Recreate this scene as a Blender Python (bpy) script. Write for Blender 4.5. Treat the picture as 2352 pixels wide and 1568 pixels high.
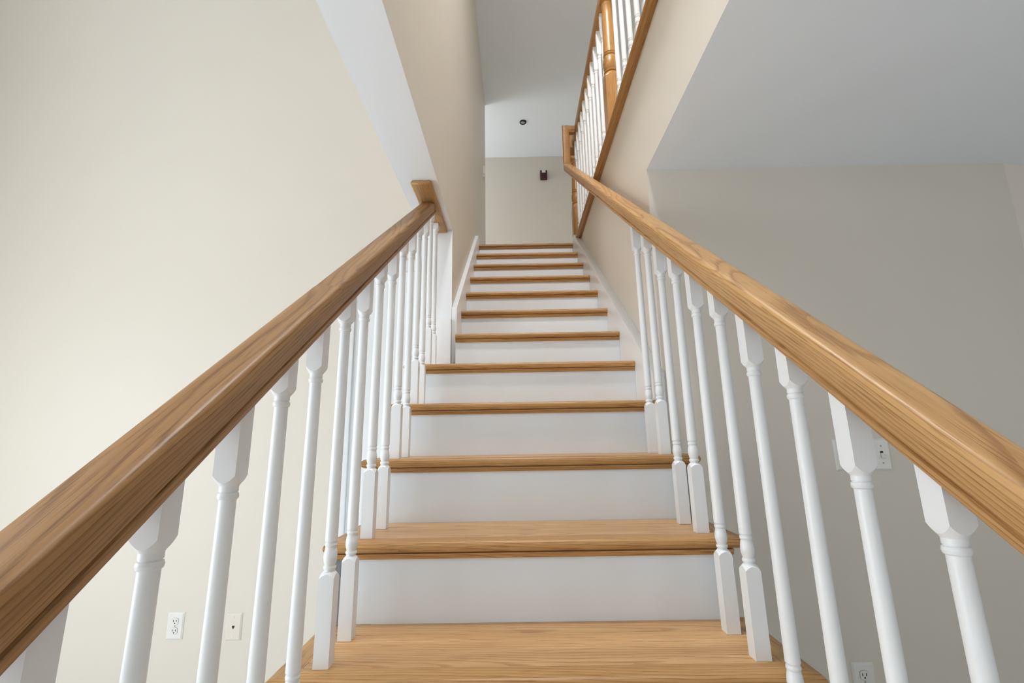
import bpy, bmesh, math, random
from mathutils import Vector, Matrix
random.seed(4)
for o in list(bpy.data.objects): bpy.data.objects.remove(o)
SC = bpy.context.scene
COL = SC.collection

# ------------------------------------------------------------------ camera
CAM = (-0.0370, -0.9800, 0.4381)
PITCH, YAW, ROLL, FPX = 0.20104, -0.005536, -0.016128, 1086.63
def cam_setup():
    cp, sp, cy, sy = math.cos(PITCH), math.sin(PITCH), math.cos(YAW), math.sin(YAW)
    f = Vector((sy*cp, cy*cp, sp)); r = Vector((cy, -sy, 0)); u = r.cross(f)
    c, s = math.cos(ROLL), math.sin(ROLL)
    r2 = c*r + s*u; u2 = -s*r + c*u
    m = Matrix((( r2.x, u2.x, -f.x, CAM[0]), (r2.y, u2.y, -f.y, CAM[1]), (r2.z, u2.z, -f.z, CAM[2]), (0, 0, 0, 1)))
    cd = bpy.data.cameras.new('camera'); cd.sensor_width = 36; cd.sensor_fit = 'HORIZONTAL'
    cd.lens = FPX / 2352 * 36; cd.clip_start = 0.01
    o = bpy.data.objects.new('camera', cd); COL.objects.link(o); o.matrix_world = m
    SC.camera = o
cam_setup()

# ------------------------------------------------------------------ world, daylight, exposure
vs = SC.view_settings
vs.view_transform = 'Standard'; vs.look = 'None'; vs.gamma = 1; vs.use_curve_mapping = False
vs.exposure = 0.1
w = bpy.data.worlds.new('world'); SC.world = w; w.use_nodes = True
w.node_tree.nodes['Background'].inputs[0].default_value = (0.93, 0.96, 1.0, 1)
w.node_tree.nodes['Background'].inputs[1].default_value = 0.5

def area(name, loc, rot, sx, sy, power, col=(1, 1, 1)):
    l = bpy.data.lights.new(name, 'AREA'); l.shape = 'RECTANGLE'; l.size = sx; l.size_y = sy
    l.energy = power; l.color = col
    o = bpy.data.objects.new(name, l); COL.objects.link(o); o.location = loc; o.rotation_euler = rot
    return o
R90 = math.pi/2
# daylight in the tall foyer windows of the left wall and in the front wall behind the camera
area('window_daylight_left_near', (-3.32, -0.6, 0.35), (0, -R90, 0), 1.7, 1.5, 48, (0.915, 0.97, 1.0))
area('window_daylight_left_low', (-3.32, -2.2, 0.35), (0, -R90, 0), 1.7, 1.5, 16, (0.915, 0.97, 1.0))
area('window_daylight_left_high', (-3.32, -1.3, 3.0), (0, -R90, 0), 1.9, 2.8, 32, (0.915, 0.97, 1.0))
area('window_daylight_front', (-1.9, -4.1, 1.1), (R90, 0, 0), 1.8, 2.4, 14, (0.915, 0.97, 1.0))
area('window_daylight_right', (4.12, -2.8, 0.2), (0, R90, 0), 1.2, 1.8, 10, (0.915, 0.97, 1.0))  # added fill from an invented right window, brightens floor and ceiling
area('window_daylight_upper_hall', (-2.3, 4.8, 3.4), (0, -R90, 0), 1.9, 0.9, 33, (0.95, 0.985, 1.0))  # added fill to brighten the upper stairwell, no window stands here
SC.cycles.max_bounces = 7; SC.cycles.diffuse_bounces = 5; SC.cycles.glossy_bounces = 3
SC.cycles.transmission_bounces = 1; SC.cycles.caustics_reflective = False; SC.cycles.adaptive_threshold = 0.1; SC.cycles.use_light_tree = False

# ------------------------------------------------------------------ materials
def new_mat(name):
    m = bpy.data.materials.new(name); m.use_nodes = True
    return m, m.node_tree, m.node_tree.nodes['Principled BSDF']
def paint(name, col, rough, var=0.02, scale=1.7, detail=1):
    m, t, b = new_mat(name); N = t.nodes; L = t.links
    tc = N.new('ShaderNodeTexCoord')
    n1 = N.new('ShaderNodeTexNoise'); n1.inputs['Scale'].default_value = scale; n1.inputs['Detail'].default_value = detail
    L.new(tc.outputs['Object'], n1.inputs['Vector'])
    mx = N.new('ShaderNodeMix'); mx.data_type = 'RGBA'
    a = [min(1, c*(1+var)) for c in col]; d = [c*(1-var) for c in col]
    mx.inputs[6].default_value = (*d, 1); mx.inputs[7].default_value = (*a, 1)
    L.new(n1.outputs['Fac'], mx.inputs[0]); L.new(mx.outputs[2], b.inputs['Base Color'])
    b.inputs['Roughness'].default_value = rough
    return m
def flat(name, col, rough=0.4, metal=0.0):
    m, t, b = new_mat(name)
    b.inputs['Base Color'].default_value = (*col, 1); b.inputs['Roughness'].default_value = rough
    b.inputs['Metallic'].default_value = metal
    return m
def oak(name, light, mid, dark, rough=0.36):
    m, t, b = new_mat(name); N = t.nodes; L = t.links
    tc = N.new('ShaderNodeTexCoord'); oi = N.new('ShaderNodeObjectInfo')
    off = N.new('ShaderNodeVectorMath'); off.operation = 'SCALE'; off.inputs[0].default_value = (7.3, 3.1, 5.7)
    L.new(oi.outputs['Random'], off.inputs['Scale'])
    ad = N.new('ShaderNodeVectorMath'); ad.operation = 'ADD'
    L.new(tc.outputs['Object'], ad.inputs[0]); L.new(off.outputs[0], ad.inputs[1])
    def stretch(v):
        s = N.new('ShaderNodeVectorMath'); s.operation = 'MULTIPLY'; s.inputs[1].default_value = v
        L.new(ad.outputs[0], s.inputs[0]); return s
    sx = N.new('ShaderNodeSeparateXYZ'); L.new(tc.outputs['Object'], sx.inputs[0])
    def math_(op, a_, b_=None):
        m_ = N.new('ShaderNodeMath'); m_.operation = op
        for i_, v_ in enumerate((a_, b_)):
            if v_ is None: continue
            if isinstance(v_, (int, float)): m_.inputs[i_].default_value = v_
            else: L.new(v_, m_.inputs[i_])
        return m_.outputs[0]
    rnd = oi.outputs['Random']
    # growth rings about a pith line that runs beside the piece and drifts along it: straight grain on the sides, cathedrals on the flats
    s1 = stretch((2.2, 9, 9)); nb = N.new('ShaderNodeTexNoise'); nb.inputs['Scale'].default_value = 1.0; nb.inputs['Detail'].default_value = 1.5
    L.new(s1.outputs[0], nb.inputs['Vector'])
    warp = math_('MULTIPLY', math_('SUBTRACT', nb.outputs['Fac'], 0.5), 0.034)
    yy = math_('ADD', sx.outputs['Y'], math_('MULTIPLY', math_('SUBTRACT', rnd, 0.5), 0.09))
    zz = math_('ADD', sx.outputs['Z'], 0.05)
    rad = math_('SQRT', math_('ADD', math_('MULTIPLY', yy, yy), math_('MULTIPLY', zz, zz)))
    rr_ = math_('ADD', math_('ADD', rad, warp), math_('MULTIPLY', sx.outputs['X'], 0.022))
    ring = math_('FRACT', math_('ADD', math_('MULTIPLY', rr_, 150.0), math_('MULTIPLY', rnd, 3.7)))
    r1 = N.new('ShaderNodeValToRGB'); e = r1.color_ramp.elements
    e[0].position = 0.0; e[0].color = (*mid, 1); e[1].position = 1.0; e[1].color = (*[(a+c)/2 for a, c in zip(light, mid)], 1)
    q = r1.color_ramp.elements.new(0.10); q.color = (*[0.35*a+0.65*c for a, c in zip(dark, mid)], 1)
    q = r1.color_ramp.elements.new(0.32); q.color = (*light, 1)
    L.new(ring, r1.inputs['Fac'])
    # broad streaks along the grain
    s3 = stretch((1.3, 34, 34)); n3 = N.new('ShaderNodeTexNoise'); n3.inputs['Scale'].default_value = 1.0; n3.inputs['Detail'].default_value = 2
    L.new(s3.outputs[0], n3.inputs['Vector'])
    r3 = N.new('ShaderNodeValToRGB'); e = r3.color_ramp.elements
    e[0].position = 0.34; e[0].color = (*mid, 1); e[1].position = 0.60; e[1].color = (*light, 1)
    L.new(n3.outputs['Fac'], r3.inputs['Fac'])
    m1 = N.new('ShaderNodeMix'); m1.data_type = 'RGBA'; m1.inputs[0].default_value = 0.42
    L.new(r1.outputs['Color'], m1.inputs[6]); L.new(r3.outputs['Color'], m1.inputs[7])
    # open pores: short dark dashes, most of them in the early wood of each ring
    s2 = stretch((15, 520, 520)); np_ = N.new('ShaderNodeTexNoise'); np_.inputs['Scale'].default_value = 1.0; np_.inputs['Detail'].default_value = 1
    L.new(s2.outputs[0], np_.inputs['Vector'])
    early = N.new('ShaderNodeMapRange'); early.inputs[1].default_value = 0.0; early.inputs[2].default_value = 0.42; early.inputs[3].default_value = 0.13; early.inputs[4].default_value = 0.0
    L.new(ring, early.inputs[0])
    rp = N.new('ShaderNodeMapRange'); rp.inputs[1].default_value = 0.30; rp.inputs[2].default_value = 0.42; rp.inputs[3].default_value = 0.30; rp.inputs[4].default_value = 1.0
    L.new(math_('SUBTRACT', np_.outputs['Fac'], early.outputs[0]), rp.inputs[0])
    m2 = N.new('ShaderNodeMix'); m2.data_type = 'RGBA'
    m2.inputs[6].default_value = (*[(a+c)/2 for a, c in zip(dark, mid)], 1)
    L.new(rp.outputs[0], m2.inputs[0]); L.new(m1.outputs[2], m2.inputs[7])
    # board to board tone
    hs = N.new('ShaderNodeHueSaturation')
    vm = N.new('ShaderNodeMapRange'); vm.inputs[3].default_value = 0.88; vm.inputs[4].default_value = 1.12
    L.new(oi.outputs['Random'], vm.inputs[0]); L.new(vm.outputs[0], hs.inputs['Value'])
    L.new(m2.outputs[2], hs.inputs['Color']); L.new(hs.outputs['Color'], b.inputs['Base Color'])
    bp = N.new('ShaderNodeBump'); bp.inputs['Strength'].default_value = 0.12; bp.inputs['Distance'].default_value = 0.001
    L.new(np_.outputs['Fac'], bp.inputs['Height']); L.new(bp.outputs['Normal'], b.inputs['Normal'])
    b.inputs['Roughness'].default_value = rough
    return m
M = dict(
    wall=paint('wall_paint_cream', (0.72, 0.675, 0.603), 0.50),
    wall_light=paint('wall_paint_pale', (0.88, 0.81, 0.72), 0.5),  # wall colour lightened, holds the warm light of the room beyond
    ceil=paint('ceiling_paint_white', (0.87, 0.92, 0.98), 0.7),
    white=paint('trim_paint_white', (0.81, 0.835, 0.86), 0.32),
    riser=paint('riser_paint_white', (0.77, 0.835, 0.905), 0.38, 0.03, 6, 3),
    oak=oak('oak_satin', (0.66, 0.40, 0.180), (0.45, 0.235, 0.080), (0.22, 0.095, 0.028)),
    oak_rail=oak('oak_rail_brown', (0.42, 0.225, 0.088), (0.26, 0.122, 0.036), (0.095, 0.036, 0.010), 0.42),  # rail oak darkened, the left rail's shade is in the colour
    oak_pale=oak('oak_rail_pale', (0.58, 0.345, 0.145), (0.38, 0.190, 0.060), (0.15, 0.060, 0.016), 0.42),  # same rail oak lightened, light from the left is in the colour
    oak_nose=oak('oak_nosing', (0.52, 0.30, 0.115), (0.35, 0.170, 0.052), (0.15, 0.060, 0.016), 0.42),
    oak_up=oak('oak_honey', (0.50, 0.255, 0.075), (0.36, 0.165, 0.040), (0.19, 0.080, 0.020), 0.33),
    plate=flat('plastic_white', (0.80, 0.79, 0.77), 0.3),
    plate2=flat('plastic_ivory', (0.76, 0.70, 0.63), 0.32),
    dark=flat('slot_dark', (0.012, 0.011, 0.010), 0.6),
    steel=flat('screw_grey', (0.45, 0.44, 0.42), 0.35, 0.6),
    red=flat('alarm_red', (0.055, 0.004, 0.010), 0.35),
    grey=flat('lens_grey', (0.38, 0.38, 0.36), 0.5),
    carpet=paint('carpet_pale', (0.74, 0.74, 0.73), 0.95),  # invented finish for unseen floors, pale to bounce light onto the ceilings
)

# ------------------------------------------------------------------ mesh helpers
def link(name, me, mats, parent=None, loc=(0, 0, 0), rot=(0, 0, 0)):
    o = bpy.data.objects.new(name, me); COL.objects.link(o)
    if not isinstance(mats, (list, tuple)): mats = [mats]
    if len(me.materials) == 0:
        for m in mats: me.materials.append(m)
    o.location = loc; o.rotation_euler = rot
    if parent: o.parent = parent
    return o
def bm_mesh(bm, name, smooth=None):
    bmesh.ops.recalc_face_normals(bm, faces=bm.faces)
    me = bpy.data.meshes.new(name); bm.to_mesh(me); bm.free()
    if smooth is not None:
        for p in me.polygons: p.use_smooth = True
        me.set_sharp_from_angle(angle=math.radians(smooth))
    return me
def box_bm(bm, x0, x1, y0, y1, z0, z1):
    vs_ = [bm.verts.new(p) for p in ((x0,y0,z0),(x1,y0,z0),(x1,y1,z0),(x0,y1,z0),(x0,y0,z1),(x1,y0,z1),(x1,y1,z1),(x0,y1,z1))]
    for f in ((0,3,2,1),(4,5,6,7),(0,1,5,4),(1,2,6,5),(2,3,7,6),(3,0,4,7)): bm.faces.new([vs_[i] for i in f])
def box_me(name, x0, x1, y0, y1, z0, z1, bev=0.0, seg=2):
    bm = bmesh.new(); box_bm(bm, x0, x1, y0, y1, z0, z1)
    if bev: bmesh.ops.bevel(bm, geom=list(bm.edges), offset=bev, segments=seg, affect='EDGES', profile=0.6)
    return bm_mesh(bm, name, 40 if bev else None)
def prism_me(name, pts, axis, a0, a1, bev=0.0):
    """polygon pts extruded along axis ('x': pts are (y,z); 'y': (x,z); 'z': (x,y))"""
    bm = bmesh.new()
    def P(p, a): return {'x': (a, p[0], p[1]), 'y': (p[0], a, p[1]), 'z': (p[0], p[1], a)}[axis]
    A = [bm.verts.new(P(p, a0)) for p in pts]; B = [bm.verts.new(P(p, a1)) for p in pts]
    bm.faces.new(A); bm.faces.new(B[::-1]); n = len(pts)
    for i in range(n): bm.faces.new((A[i], B[i], B[(i+1) % n], A[(i+1) % n]))
    if bev: bmesh.ops.bevel(bm, geom=list(bm.edges), offset=bev, segments=2, affect='EDGES', profile=0.6)
    return bm_mesh(bm, name, 40 if bev else None)
def sweep_me(name, prof, e0, e1, smooth=30):
    """closed profile (u,w) swept along local X; e0/e1(u,w) give the X of each end vertex"""
    bm = bmesh.new()
    A = [bm.verts.new((e0(u, w_), u, w_)) for u, w_ in prof]; B = [bm.verts.new((e1(u, w_), u, w_)) for u, w_ in prof]
    bm.faces.new(A); bm.faces.new(B[::-1]); n = len(prof)
    for i in range(n): bm.faces.new((A[i], B[i], B[(i+1) % n], A[(i+1) % n]))
    return bm_mesh(bm, name, smooth)
def lathe_me(name, prof, n=24, smooth=35, cap=True):
    bm = bmesh.new(); rings = []
    for r, z in prof:
        rings.append([bm.verts.new((r*math.cos(2*math.pi*i/n), r*math.sin(2*math.pi*i/n), z)) for i in range(n)])
    for a, b in zip(rings, rings[1:]):
        for i in range(n): bm.faces.new((a[i], a[(i+1) % n], b[(i+1) % n], b[i]))
    if cap: bm.faces.new(rings[0]); bm.faces.new(rings[-1])
    return bm_mesh(bm, name, smooth)
def empty(name, loc=(0, 0, 0)):
    o = bpy.data.objects.new(name, None); COL.objects.link(o); o.location = loc; o.empty_display_size = 0.1
    return o
def tag(o, label, cat, group=None):
    o['label'] = label; o['category'] = cat
    if group: o['group'] = group
    return o
def struct(o, label, cat):
    o['kind'] = 'structure'; o['label'] = label; o['category'] = cat
    return o
def paint_faces(o, fn):
    """give faces a second material slot where fn(normal, centre) is true"""
    for p in o.data.polygons:
        i = fn(p.normal, p.center)
        if i: p.material_index = i

# ------------------------------------------------------------------ dimensions
RUN, RISE, LAP = 0.26, 0.18957, 0.0216
FLOOR = -4*RISE
UP = 11*RISE                      # upper floor level
XL, XR = -0.3306, 0.4816          # closed tread ends
WL, WR = -0.358, 0.526            # stairwell wall faces
OL, OR = -0.520, 0.530            # open tread ends
SL, SR = -0.495, 0.497            # outer stringer faces
YWL, YWR = 1.372, 0.817           # wall planes left and right of the stair
SOF, CEIL, CEIL2 = 1.530, 1.525, 4.53
YB = 5.37                         # upper back wall

# ------------------------------------------------------------------ the setting
def wall_box(name, dims, label, mat='wall', cat='wall'):
    return struct(link(name, box_me(name, *dims), M[mat]), label, cat)
wall_box('wall_back', (-3.4, -0.525, YWL, YWL+0.14, FLOOR, CEIL2), 'tall cream painted wall left of the stairs')
o = link('wall_stairwell_left', prism_me('wall_stairwell_left', [(-0.3, SOF), (YWL, SOF), (YWL, FLOOR), (4.24, FLOOR), (4.24, CEIL2), (-0.3, CEIL2)], 'x', -0.525, WL), [M['wall'], M['ceil'], M['white']])
struct(o, 'narrow stairwell wall on the left with a pale soffit underneath', 'wall')
paint_faces(o, lambda n, c: 1 if (n.z < -0.9 and c.z > 1) else (2 if (n.y < -0.9 and c.z < SOF) else 0))
o = link('wall_stairwell_right', prism_me('wall_stairwell_right', [(-2.6, CEIL), (YWR, CEIL), (YWR, FLOOR), (YB, FLOOR), (YB, UP-0.027), (-2.6, UP-0.027)], 'x', WR, 0.66), [M['wall'], M['ceil']])
struct(o, 'cream stairwell wall on the right below the balcony', 'wall')
paint_faces(o, lambda n, c: 1 if (n.z < -0.9 and c.z > 1) else 0)
wall_box('wall_right', (0.66, 2.006, YWR, YWR+0.13, FLOOR, CEIL), 'shaded greige wall with light switches right of the stairs')
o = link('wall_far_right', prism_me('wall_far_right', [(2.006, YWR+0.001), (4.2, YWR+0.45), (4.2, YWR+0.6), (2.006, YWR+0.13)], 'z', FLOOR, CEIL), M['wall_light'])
struct(o, 'pale warm wall at the right edge beyond the shaded wall', 'wall')
o = link('ceiling', box_me('ceiling', 0.66, 4.2, -4.2, YWR+0.6, CEIL, CEIL+0.06), M['ceil']); struct(o, 'flat pale grey ceiling right of the stairs', 'ceiling')
o = link('ceiling_upper', box_me('ceiling_upper', -3.4, 1.86, -4.2, YB+0.14, CEIL2, CEIL2+0.08), M['ceil']); struct(o, 'grey upper floor ceiling over the stairwell', 'ceiling')
wall_box('wall_upper_back', (-2.5, 1.86, YB, YB+0.14, UP, CEIL2), 'upper hall wall facing the top of the stairs')
wall_box('wall_upper_right', (1.72, 1.86, -2.6, YB, UP, CEIL2), 'cream hall wall behind the balcony railing')
wall_box('wall_upper_left', (-2.5, -2.36, YWL+0.14, YB, UP, CEIL2), 'upper hall wall out of sight on the left')
o = link('floor_upper', box_me('floor_upper', WR+0.02, 1.72, -2.6, YB, UP-0.026, UP-0.001), M['carpet']); struct(o, 'pale balcony floor above the right wall', 'floor')
o = link('floor_landing', box_me('floor_landing', -2.5, WR+0.02, 11*RUN+0.056, YB, UP-0.026, UP-0.001), M['carpet']); struct(o, 'pale landing floor at the top of the stairs', 'floor')
o = link('floor', box_me('floor', -3.4, 4.2, -4.2, 6, FLOOR-0.05, FLOOR), M['carpet']); struct(o, 'pale floor below the stairs, out of sight', 'floor')
def window_wall(name, axis, at, lo, hi, z0, z1, holes, thick, label):
    """wall slab with rectangular holes, cut on a grid"""
    us = sorted({lo, hi, *[h[0] for h in holes], *[h[1] for h in holes]}); zs = sorted({z0, z1, *[h[2] for h in holes], *[h[3] for h in holes]})
    bm = bmesh.new()
    for a, b in zip(us, us[1:]):
        for c, d in zip(zs, zs[1:]):
            if any(h[0] <= a and b <= h[1] and h[2] <= c and d <= h[3] for h in holes): continue
            if axis == 'x': box_bm(bm, at-thick, at, a, b, c, d)
            else: box_bm(bm, a, b, at-thick, at, c, d)
    struct(link(name, bm_mesh(bm, name), M['wall']), label, 'wall')
window_wall('wall_left', 'x', -3.4, -4.2, YWL+0.14, FLOOR, CEIL2, [(-3.0, -1.45, -0.5, 1.2), (-1.35, 0.15, -0.5, 1.2), (-2.7, 0.1, 2.05, 3.95)], 0.14, 'foyer window wall out of sight on the left')
window_wall('wall_front', 'y', -4.2, -3.4, 4.2, FLOOR, CEIL2, [(-2.8, -1.0, -0.1, 2.3)], 0.14, 'front window wall behind the viewer')
window_wall('wall_right_side', 'x', 4.34, -4.2, 1.6, FLOOR, CEIL, [(-3.7, -1.9, -0.4, 0.8)], 0.14, 'window wall out of sight on the right')
def window(n, axis, at, a, b, c, d):
    bm = bmesh.new(); t = 0.05
    def bb(u0, u1, z0, z1):
        if axis == 'x': box_bm(bm, at-0.10, at-0.05, u0, u1, z0, z1)
        else: box_bm(bm, u0, u1, at-0.10, at-0.05, z0, z1)
    bb(a, b, c, c+t); bb(a, b, d-t, d); bb(a, a+t, c+t, d-t); bb(b-t, b, c+t, d-t)
    m_ = (a+b)/2; bb(m_-0.02, m_+0.02, c+t, d-t)
    struct(link('window_%d' % n, bm_mesh(bm, 'window'), M['white']), 'white framed window out of sight', 'window')
window(1, 'x', -3.4, -3.0, -1.45, -0.5, 1.2); window(5, 'x', -3.4, -1.35, 0.15, -0.5, 1.2); window(2, 'x', -3.4, -2.7, 0.1, 2.05, 3.95)
window(3, 'y', -4.2, -2.8, -1.0, -0.1, 2.3); window(4, 'x', 4.34, -3.7, -1.9, -0.4, 0.8)  # the right side window is added to go with the fill light
# white painted panel on the left wall beside the stair, and the boards that wrap the two wall ends
o = link('trim_1', box_me('trim', -0.850, -0.587, YWL-0.008, YWL-0.0005, FLOOR, 1.295), M['white']); struct(o, 'narrow white cased panel on the wall seen between left balusters', 'trim')
for d in ((-0.910, -0.8505, FLOOR, 1.2945), (-0.5865, -0.527, FLOOR, 1.2945), (-0.910, -0.527, 1.2955, 1.355)):
    link('casing', box_me('casing', d[0], d[1], YWL-0.022, YWL-0.0005, d[2], d[3], 0.004), M['white'], o)
o = link('trim_2', box_me('trim', -0.524, -0.3585, YWL-0.0235, YWL-0.0005, 4*RISE+0.001, 1.036, 0.003), M['white']); struct(o, 'white plinth board at the foot of the left wall end', 'trim')
o = link('baseboard_left', box_me('baseboard', -3.4, -0.92, YWL-0.015, YWL-0.0005, FLOOR, FLOOR+0.10, 0.003), M['white']); struct(o, 'white baseboard along the cream left wall', 'baseboard')
o = link('baseboard_right', box_me('baseboard', 0.66, 2.0, YWR-0.015, YWR-0.0005, FLOOR, FLOOR+0.10, 0.003), M['white']); struct(o, 'white baseboard along the shaded right wall', 'baseboard')

# ------------------------------------------------------------------ staircase
ST = tag(empty('staircase', (0, 0, FLOOR)), 'straight staircase with oak treads and white painted risers', 'staircase')
def sp(name, me, mat, parent=ST, loc=(0, 0, 0), rot=(0, 0, 0)):
    o = link(name, me, mat, parent, loc, rot)
    if parent is ST: o.location = Vector(loc) - Vector((0, 0, FLOOR))
    return o
TH, NB = 0.026, 0.055
def nose_prof(depth):
    r = TH/2; pts = []
    for i in range(9):
        a = math.pi/2 + math.pi*i/8
        pts.append((r + r*math.cos(a)*0.95, -r + r*math.sin(a)))
    return pts + [(depth, -TH), (depth, 0)]
nose_m = {}
def nose_mesh(lo, ro):                    # lo / ro: left / right end is open (mitred)
    if (lo, ro) not in nose_m:
        xl, xr = (OL if lo else XL), (OR if ro else XR)
        nose_m[(lo, ro)] = sweep_me('nosing_board', nose_prof(NB), lambda u, w_: xl + (u if lo else 0), lambda u, w_: xr - (u if ro else 0))
    return nose_m[(lo, ro)]
ret_me = sweep_me('return_nosing', nose_prof(NB), lambda u, w_: u, lambda u, w_: 0.294)
board_m = {}
def board_mesh(lo, ro, d):
    k = (lo, ro, round(d, 4))
    if k not in board_m:
        xl, xr = (OL+NB if lo else XL), (OR-NB if ro else XR)
        board_m[k] = box_me('board', xl, xr, 0, d, -TH, 0, 0.0006, 1)
    return board_m[k]
riser_m, cove_m = {}, {}
for k in range(-3, 12):
    lo, ro = k <= 4, k <= 2
    y, z = k*RUN, k*RISE
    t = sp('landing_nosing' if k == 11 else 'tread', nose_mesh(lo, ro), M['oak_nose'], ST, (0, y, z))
    if k < 11:
        d = (RUN + LAP + 0.012 - NB)/3
        for j in range(3):
            link('board', board_mesh(lo, ro, d), M['oak'], t, (0, NB + j*d, -0.0004*(j % 2)))
        # returned nosings on the open ends
        if lo: 
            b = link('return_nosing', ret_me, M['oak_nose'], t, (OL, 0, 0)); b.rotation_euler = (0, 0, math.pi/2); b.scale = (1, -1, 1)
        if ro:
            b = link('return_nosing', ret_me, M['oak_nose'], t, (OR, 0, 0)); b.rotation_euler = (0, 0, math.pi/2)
    xl, xr = (SL+0.001 if lo else XL), (SR-0.001 if ro else XR)
    if (lo, ro) not in riser_m:
        riser_m[(lo, ro)] = box_me('riser', xl, xr, 0, 0.018, 0, RISE-TH, 0)
        cove = [(-0.004, 0), (-0.004, -0.0025), (-0.012, -0.0025), (-0.012, -0.006), (-0.0095, -0.008), (-0.007, -0.0155), (0, -0.0155), (0, 0)]
        cove_m[(lo, ro)] = sweep_me('cove_molding', cove, lambda u, w_: xl, lambda u, w_: xr, 50)
    r = sp('riser', riser_m[(lo, ro)], M['riser'], ST, (0, y+LAP, z-RISE))
    link('cove_molding', cove_m[(lo, ro)], M['oak_nose'], t, (0, LAP, -TH))
# sawtooth outer stringers on the open sides, skirt boards against the walls
def stringer(x0, x1, kmax, yend):
    pts = [(-3*RUN+LAP, FLOOR)]
    for k in range(-3, kmax+1):
        pts += [(k*RUN+LAP, k*RISE-TH-0.0005), ((k+1)*RUN+LAP, k*RISE-TH-0.0005)]
    pts[-1] = (yend, pts[-1][1]); pts.append((yend, FLOOR))
    sp('stringer', prism_me('stringer', pts, 'x', x0, x1), M['white'])
stringer(SL, SL+0.018, 4, YWL-0.024); stringer(SR-0.018, SR, 2, YWR-0.002)
S = RISE/RUN
def skirt(x0, x1, ya, za, off):
    yb = 11*RUN - 0.075
    pts = [(ya, za), (ya, ya*S+off), (yb, yb*S+off), (11*RUN+0.005, UP+0.045), (11*RUN+0.005, UP-0.35), (ya+0.45, za)]
    sp('skirt_board', prism_me('skirt_board', pts, 'x', x0, x1, 0.002), M['white'])
skirt(WL+0.0005, XL-0.0005, YWL+0.001, 4*RISE, 0.098)
skirt(XR+0.0005, WR-0.0005, YWR-0.018, 2*RISE+0.002, 0.090)

# ------------------------------------------------------------------ railings
BW = 0.0155
def baluster_me(name, h, shoulder, w=BW):
    """square foot, turned vase, tapered shaft, bead and collar, square top; h overall, shoulder = underside of the top square.
    The shoulders are the true cut of a cone with the square, so their arches are clean."""
    n = 48
    sq = [w/max(abs(math.cos(2*math.pi*i/n)), abs(math.sin(2*math.pi*i/n))) for i in range(n)]
    cut = lambda r0, z0, z1: [(q, z0 + (z1-z0)*((q-r0)/(w*1.4143-r0))**1.15) for q in sq]
    flat_ = lambda z: [(q, z) for q in sq]
    circ = lambda r, z: [(r, z)]*n
    s = shoulder - 0.026
    R_ = [flat_(0.0), flat_(0.150), cut(0.0105, 0.1762, 0.1625), circ(0.0105, 0.1762)]
    R_ += [circ(r, z) for r, z in [(0.0104, 0.1775), (0.0122, 0.179), (0.0129, 0.182), (0.0122, 0.185), (0.0104, 0.1865),
             (0.0120, 0.191), (0.0133, 0.197), (0.0137, 0.203), (0.0130, 0.211), (0.0114, 0.2195), (0.0106, 0.2215),
             (0.0120, 0.223), (0.0126, 0.226), (0.0120, 0.229), (0.0108, 0.2305), (0.0126, 0.234)]]
    R_ += [circ(0.0126 + (0.0109-0.0126)*i/4, 0.234 + (s-0.0055-0.234)*i/4) for i in range(1, 5)]
    R_ += [circ(r, z) for r, z in [(0.0112, s-0.0048), (0.0128, s-0.0036), (0.0136, s), (0.0128, s+0.0036), (0.0112, s+0.0048), (0.0112, s+0.0056), (0.0122, s+0.006), (0.0122, s+0.0125), (0.0128, s+0.0138)]]
    R_ += [cut(0.0128, s+0.0138, s+0.0270), flat_(s+0.034), flat_(h)]
    bm = bmesh.new(); rings = []
    for ring in R_:
        rings.append([bm.verts.new((r*math.cos(2*math.pi*i/n), r*math.sin(2*math.pi*i/n), z)) for i, (r, z) in enumerate(ring)])
    for a, b in zip(rings, rings[1:]):
        for i in range(n): bm.faces.new((a[i], a[(i+1) % n], b[(i+1) % n], b[i]))
    bm.faces.new(rings[0]); bm.faces.new(rings[-1])
    return bm_mesh(bm, name, 19)
def rail_prof(s=1.0, grow=0.0):
    half = [(0.0225, 0), (0.0240, 0.003), (0.0245, 0.0105), (0.0208, 0.0125), (0.0208, 0.0145), (0.0252, 0.0168), (0.0262, 0.021), (0.0285, 0.030), (0.0302, 0.039), (0.0306, 0.048), (0.0300, 0.0535), (0.0280, 0.0572), (0.0245, 0.0594), (0.0195, 0.0604), (0.009, 0.0610), (0, 0.0612)]
    pts = [(u+grow, w_+(grow if w_ > 0.02 else 0)) for u, w_ in half]
    return pts + [(-u, w_) for u, w_ in pts[-2::-1]]
def sloped_rail(parent, origin, x, off, slope, y0, y1, mat, grow=0.0, cut_z=None):
    """rail whose underside follows z = off + slope*y at the given x; swept along its own length"""
    ang = math.atan(slope); c, s_ = math.cos(ang), math.sin(ang)
    P0 = Vector((x, y0, off + slope*y0)); L_ = (y1-y0)/c
    if cut_z is None: e1 = lambda u, w_: L_
    else: e1 = lambda u, w_: (cut_z - P0.z - w_*c)/s_
    me = sweep_me('handrail', rail_prof(1, grow), lambda u, w_: 0, e1, 30)
    o = link('handrail', me, mat, parent)
    # local X -> (0,c,s), local Y -> (-1,0,0), local Z -> (0,-s,c)
    m = Matrix(((0, -1, 0, P0.x), (c, 0, -s_, P0.y), (s_, 0, c, P0.z), (0, 0, 0, 1)))
    o.matrix_basis = Matrix.Translation(-Vector(origin)) @ m
    return o
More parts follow.
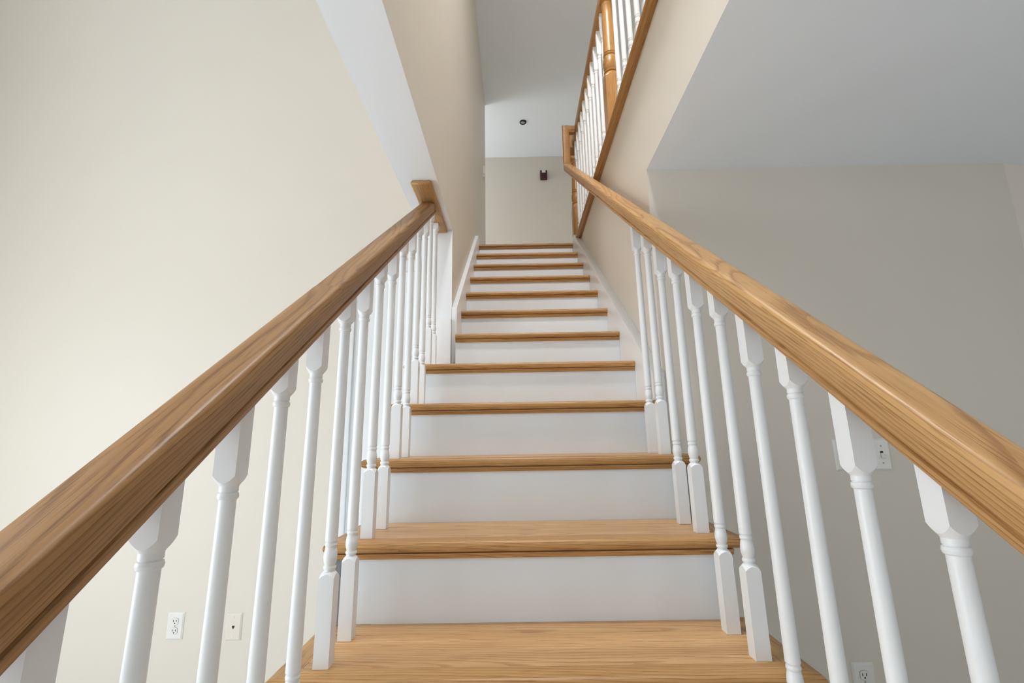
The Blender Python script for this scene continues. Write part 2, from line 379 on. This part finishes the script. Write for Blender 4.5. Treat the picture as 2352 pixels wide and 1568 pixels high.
def newel_me(h, w=0.043):
    n = 32; big = 0.1; bm = bmesh.new(); rings = []
    c = lambda z0, r0, z1, r1, k=6: [(r0+(r1-r0)*(i/k)**0.7, z0+(z1-z0)*i/k) for i in range(k+1)]
    prof = [(big, 0), (big, 0.33)] + c(0.405, 0.036, 0.365, w*1.42)[::-1] + [(0.034, 0.410), (0.040, 0.413), (0.041, 0.418), (0.038, 0.422), (0.034, 0.424),
            (0.040, 0.440), (0.0435, 0.462), (0.0435, 0.485), (0.040, 0.508), (0.034, 0.520), (0.038, 0.523), (0.040, 0.528), (0.038, 0.533), (0.033, 0.535), (0.0375, 0.542)]
    prof += [(0.0375-0.007*i/5, 0.542+(h-0.30-0.542)*i/5) for i in range(1, 6)]
    prof += [(0.034, h-0.292), (0.036, h-0.286), (0.034, h-0.280), (0.030, h-0.276), (0.031, h-0.27)] + c(h-0.265, 0.034, h-0.235, w*1.42) + [(big, h-0.23), (big, h-0.012), (0.058, h-0.006), (0.048, h)]
    for r, z in prof:
        ring = []
        for i in range(n):
            a = 2*math.pi*i/n; rr = min(r, w/max(abs(math.cos(a)), abs(math.sin(a))))
            ring.append(bm.verts.new((rr*math.cos(a), rr*math.sin(a), z)))
        rings.append(ring)
    for a, b in zip(rings, rings[1:]):
        for i in range(n): bm.faces.new((a[i], a[(i+1) % n], b[(i+1) % n], b[i]))
    bm.faces.new(rings[0]); bm.faces.new(rings[-1])
    # lie the mesh along local X so that the grain runs up the post
    for v_ in bm.verts: v_.co = Vector((v_.co.z, v_.co.y, -v_.co.x))
    return bm_mesh(bm, 'newel_post', 28)
def newel(parent, origin, loc, h, mat):
    o = link('newel_post', newel_me(h), mat, parent)
    o.location = Vector(loc) - Vector(origin); o.rotation_euler = (0, -R90, 0)
    return o

def stair_railing(label, x, ybase, off, slope, kmax, name='stair_railing'):
    org = (x, -3*RUN+0.03, -3*RISE)
    root = tag(empty(name, org), label, 'railing', 'balustrades along the open stairs')
    for k in range(kmax, -4, -1):
        for j in (1, 0):
            y = k*RUN + ybase + 0.13*j
            if k == -3 and j == 0: continue
            zb = k*RISE
            lean = 0.031 if x > 0 else 0.026
            top = off + slope*(y + lean*0.76 + 0.0155) + 0.006
            free = off + slope*(y + lean*0.76)
            if x < 0: top = min(top, SOF - 0.0215); free = min(free, top)
            sh = 0.716 if j == 0 else 0.772
            sh = min(sh, free - zb - 0.026)
            b = link('baluster', baluster_me('baluster', top - zb, sh), M['white'], root)
            b.location = Vector((x - (0.006 if x < 0 and k < 0 else 0), y, zb)) - Vector(org)
            b.rotation_euler = (-lean, 0, 0)
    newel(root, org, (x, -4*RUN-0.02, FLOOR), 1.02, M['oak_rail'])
    return root, org
XBL, XBR = -0.428, 0.4425
OFFL, SLL = 0.7085, 0.7075
OFFR, SLR = 0.7030, 0.7255
root, org = stair_railing('left stair railing with white turned balusters, its oak handrail ending at the soffit', XBL, 0.066, OFFL, SLL, 4)
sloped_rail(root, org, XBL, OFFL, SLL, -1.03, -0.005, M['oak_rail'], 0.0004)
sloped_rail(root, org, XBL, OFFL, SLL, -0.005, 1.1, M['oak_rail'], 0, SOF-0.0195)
# rosette board on the soffit
me = box_me('rosette', 0, 0.50, -0.0445, 0.0445, -0.020, -0.0005, 0.006, 1)
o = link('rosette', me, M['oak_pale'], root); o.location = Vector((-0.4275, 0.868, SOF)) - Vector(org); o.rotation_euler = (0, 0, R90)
o['label'] = 'oak rosette board fixed under the soffit'

root, org = stair_railing('right stair railing with white turned balusters and pale oak handrail rising past the wall', XBR, 0.075, OFFR, SLR, 2, 'stair_railing')
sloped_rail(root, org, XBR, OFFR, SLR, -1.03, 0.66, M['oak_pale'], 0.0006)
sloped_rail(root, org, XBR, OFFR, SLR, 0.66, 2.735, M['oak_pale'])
# gooseneck at the top of the right handrail
zt = OFFR + SLR*2.735
bm = bmesh.new()
prof = rail_prof()
path = []                                  # (y, z of underside, direction angle)
a0 = math.atan(SLR)
for i in range(8):
    a = a0 + (R90 - a0)*i/7
    path.append(a)
pts = []; y_, z_ = 2.735, zt
for i, a in enumerate(path):
    pts.append((y_, z_, a))
    if i < 7: y_ += 0.012*math.cos(a); z_ += 0.012*math.sin(a)
pts.append((y_, UP+1.035, R90))
rings = []
for (py, pz, a) in pts:
    rings.append([bm.verts.new((XBR + u - org[0], py - w_*math.sin(a) + 0.02*0 - org[1], pz + w_*math.cos(a) - org[2])) for u, w_ in prof])
for A, B in zip(rings, rings[1:]):
    n = len(prof)
    for i in range(n): bm.faces.new((A[i], B[i], B[(i+1) % n], A[(i+1) % n]))
bm.faces.new(rings[0]); bm.faces.new(rings[-1])
link('gooseneck', bm_mesh(bm, 'gooseneck', 30), M['oak_up'], root)
YG = y_

# balcony railing
XBB = 0.55; ZR = 3.060
org = (XBB, 2.93, UP)
root = tag(empty('balcony_railing', org), 'upper balcony railing of white balusters with honey oak posts and handrail', 'railing')
bme = baluster_me('baluster', ZR - UP + 0.004, 0.802)
ys = [1.558 + 0.1316*i for i in range(11)] + [1.24 - 0.1305*i for i in range(13)]
for y in ys:
    b = link('baluster', bme, M['white'], root); b.location = Vector((XBB, y, UP)) - Vector(org)
newel(root, org, (XBB-0.005, 2.965, UP), 1.10, M['oak_up'])
newel(root, org, (XBB, 1.405, UP), 1.16, M['oak_up'])
def level_rail(y0, y1):
    me = sweep_me('handrail', rail_prof(), lambda u, w_: 0, lambda u, w_: y1-y0, 30)
    o = link('handrail', me, M['oak_up'], root); o.location = Vector((XBB, y0, ZR)) - Vector(org); o.rotation_euler = (0, 0, R90)
level_rail(-2.3, 1.37); level_rail(1.44, 2.925)
me = sweep_me('handrail', rail_prof(), lambda u, w_: 0, lambda u, w_: XBB-0.03-XBR, 30)
o = link('handrail', me, M['oak_up'], root); o.location = Vector((XBR+0.001, YG-0.03, ZR)) - Vector(org)
# oak edge board of the balcony with its cove, part of the floor edge
me = sweep_me('edge_board', nose_prof(0.125), lambda u, w_: 0, lambda u, w_: 5.4, 40)
o = link('trim_3', me, M['oak_up'], None, (0.487, 2.85, UP)); o.rotation_euler = (0, 0, -R90)
struct(o, 'oak edge board running under the balcony railing', 'trim')
me = sweep_me('cove_molding', [(0.018, -TH-0.0145), (0.0385, -TH-0.0145), (0.0385, -TH), (0.010, -TH), (0.012, -TH-0.006)], lambda u, w_: 0, lambda u, w_: 5.4, 40)
link('cove_molding', me, M['oak_up'], o)

# ------------------------------------------------------------------ wall plates
def plate_thing(name, loc, wd, label, cat, mat='plate', group=None):
    root = tag(empty(name, loc), label, cat, group)
    bm = bmesh.new()
    a, h, t = wd/2, 0.0572, 0.006
    B = [bm.verts.new((sx*a, 0, sz*h)) for sx, sz in ((-1,-1),(1,-1),(1,1),(-1,1))]
    C_ = [bm.verts.new((sx*(a-0.0012), -0.0022, sz*(h-0.0012))) for sx, sz in ((-1,-1),(1,-1),(1,1),(-1,1))]
    D = [bm.verts.new((sx*(a-0.007), -t, sz*(h-0.007))) for sx, sz in ((-1,-1),(1,-1),(1,1),(-1,1))]
    for P, Q in ((B, C_), (C_, D)):
        for i in range(4): bm.faces.new((P[i], P[(i+1) % 4], Q[(i+1) % 4], Q[i]))
    bm.faces.new(B); bm.faces.new(D)
    link('cover_plate', bm_mesh(bm, 'cover_plate'), M[mat], root)
    return root
screw_me = lathe_me('screw', [(0.0032, 0), (0.0032, 0.0008), (0.0022, 0.0014)], 12)
def screw(root, x, z, mat='steel'):
    o = link('screw', screw_me.copy(), M[mat], root, (x, -0.006, z), (R90, 0, 0)); return o
def receptacle(root, z):
    pts = []
    for i in range(24):
        a = 2*math.pi*i/24; pts.append((max(-0.0145, min(0.0145, 0.0172*math.cos(a))), 0.0172*math.sin(a)*0.86))
    me = prism_me('receptacle', pts, 'y', -0.0082, -0.004)
    r = link('receptacle', me, M['plate'], root, (0, 0, z))
    for x in (-0.0065, 0.0065):
        link('slot', box_me('slot', x-0.0013, x+0.0013, -0.0086, -0.006, -0.002, 0.0065), M['dark'], r)
    link('ground_hole', prism_me('ground_hole', [(0.0026*math.cos(i*math.pi/6), -0.0075+0.003*math.sin(i*math.pi/6)) for i in range(12)], 'y', -0.0086, -0.006), M['dark'], r)
    rim = prism_me('recess_ring', [(p[0]*1.07, p[1]*1.07) for p in pts], 'y', -0.0064, -0.005)
    link('recess_ring', rim, M['steel'], r)
def outlet(loc, label):
    t = plate_thing('power_outlet', loc, 0.076, label, 'outlet', 'plate', 'wall power outlets')
    receptacle(t, 0.0195); receptacle(t, -0.0195); screw(t, 0, 0)
outlet((-1.600, YWL-0.0003, -0.373), 'white double power outlet on the cream wall at lower left')
outlet((1.118, YWR-0.0003, -0.380), 'white power outlet low on the shaded wall at lower right')
t = plate_thing('phone_jack', (-1.333, YWL-0.0003, -0.381), 0.0735, 'ivory wall plate with one phone jack, right of the left outlet', 'wall plate', 'plate2')
screw(t, 0, 0.0415, 'plate'); screw(t, 0, -0.0415, 'plate')
j = link('jack_port', prism_me('jack_port', [(-0.0055, 0.006), (0.0055, 0.006), (0.0055, 0), (0.0025, -0.004), (0.0025, -0.0065), (-0.0025, -0.0065), (-0.0025, -0.004), (-0.0055, 0)], 'y', -0.0066, -0.004), M['dark'], t)
t = plate_thing('light_switch', (1.2315, YWR-0.0003, 0.358), 0.2055, 'white four gang light switch plate on the shaded right wall', 'switch')
for i in range(4):
    x = -0.069 + 0.046*i
    screw(t, x, 0.0303); screw(t, x, -0.0303)
    link('toggle_slot', box_me('toggle_slot', x-0.0052, x+0.0052, -0.0063, -0.003, -0.012, 0.012), M['dark'], t)
    me = prism_me('toggle', [(-0.004, -0.0105), (-0.004, 0.006), (-0.0085, 0.0045), (-0.0195, -0.0075), (-0.0205, -0.0115), (-0.018, -0.0135), (-0.0075, -0.0105)], 'x', x-0.0042, x+0.0042, 0.001)
    link('toggle', me, M['plate'], t)

# ------------------------------------------------------------------ small things upstairs
gl = flat('lamp_glass', (0.9, 0.88, 0.82), 0.4)
gb = gl.node_tree.nodes['Principled BSDF']; gb.inputs['Emission Color'].default_value = (1.0, 0.9, 0.78, 1); gb.inputs['Emission Strength'].default_value = 3.0
base_me = lathe_me('lamp_base', [(0.02, -0.0005), (0.16, -0.0005), (0.165, -0.03), (0.15, -0.035), (0.02, -0.035)], 32)
shade_me = lathe_me('lamp_shade', [(0.148, -0.036), (0.140, -0.06), (0.110, -0.085), (0.06, -0.10), (0.01, -0.104)], 24)
def ceiling_lamp(x, y, power, label):
    t = tag(empty('ceiling_lamp', (x, y, CEIL2)), label, 'lamp')
    link('lamp_base', base_me, M['steel'], t); link('lamp_shade', shade_me, gl, t)
    ld = bpy.data.lights.new('lamp_light', 'AREA'); ld.shape = 'DISK'; ld.size = 0.3; ld.energy = power; ld.color = (1.0, 0.985, 0.975)
    lo_ = bpy.data.objects.new('lamp_light', ld); COL.objects.link(lo_); lo_.parent = t; lo_.location = (0, 0, -0.112)
ceiling_lamp(0.1, 0.15, 64, 'round flush ceiling lamp over the stairwell, above the view')
t = tag(empty('fire_alarm', (0.4325, YB, 4.2125)), 'small dark red wall alarm with a white strobe, above the landing', 'alarm')
link('alarm_body', box_me('alarm_body', -0.052, 0.052, -0.045, -0.0005, -0.071, 0.071, 0.010), M['red'], t)
link('strobe', box_me('strobe', -0.027, 0.027, -0.058, -0.043, 0.026, 0.062, 0.004), M['plate'], t)
t = tag(empty('ceiling_detector', (0.124, 4.575, CEIL2)), 'small round grey ceiling detector with dark rim above the landing', 'detector')
link('rim', lathe_me('rim', [(0.029, -0.004), (0.031, -0.014), (0.038, -0.016), (0.0445, -0.010), (0.0455, -0.0003), (0.030, -0.0003)], 28, 35, False), M['dark'], t)
link('lens', lathe_me('lens', [(0.0305, -0.0005), (0.0305, -0.006), (0.022, -0.012), (0.006, -0.0135)], 24), M['grey'], t)
t = tag(empty('thermostat', (WL, 3.84, 3.34)), 'small white wall control on the left stairwell wall near the landing', 'thermostat')
link('housing', box_me('housing', 0.0003, 0.024, -0.05, 0.05, -0.02, 0.075, 0.004), M['plate'], t)
link('lower_housing', box_me('lower_housing', 0.0003, 0.018, -0.04, 0.05, -0.055, -0.0205, 0.003), M['plate'], t)
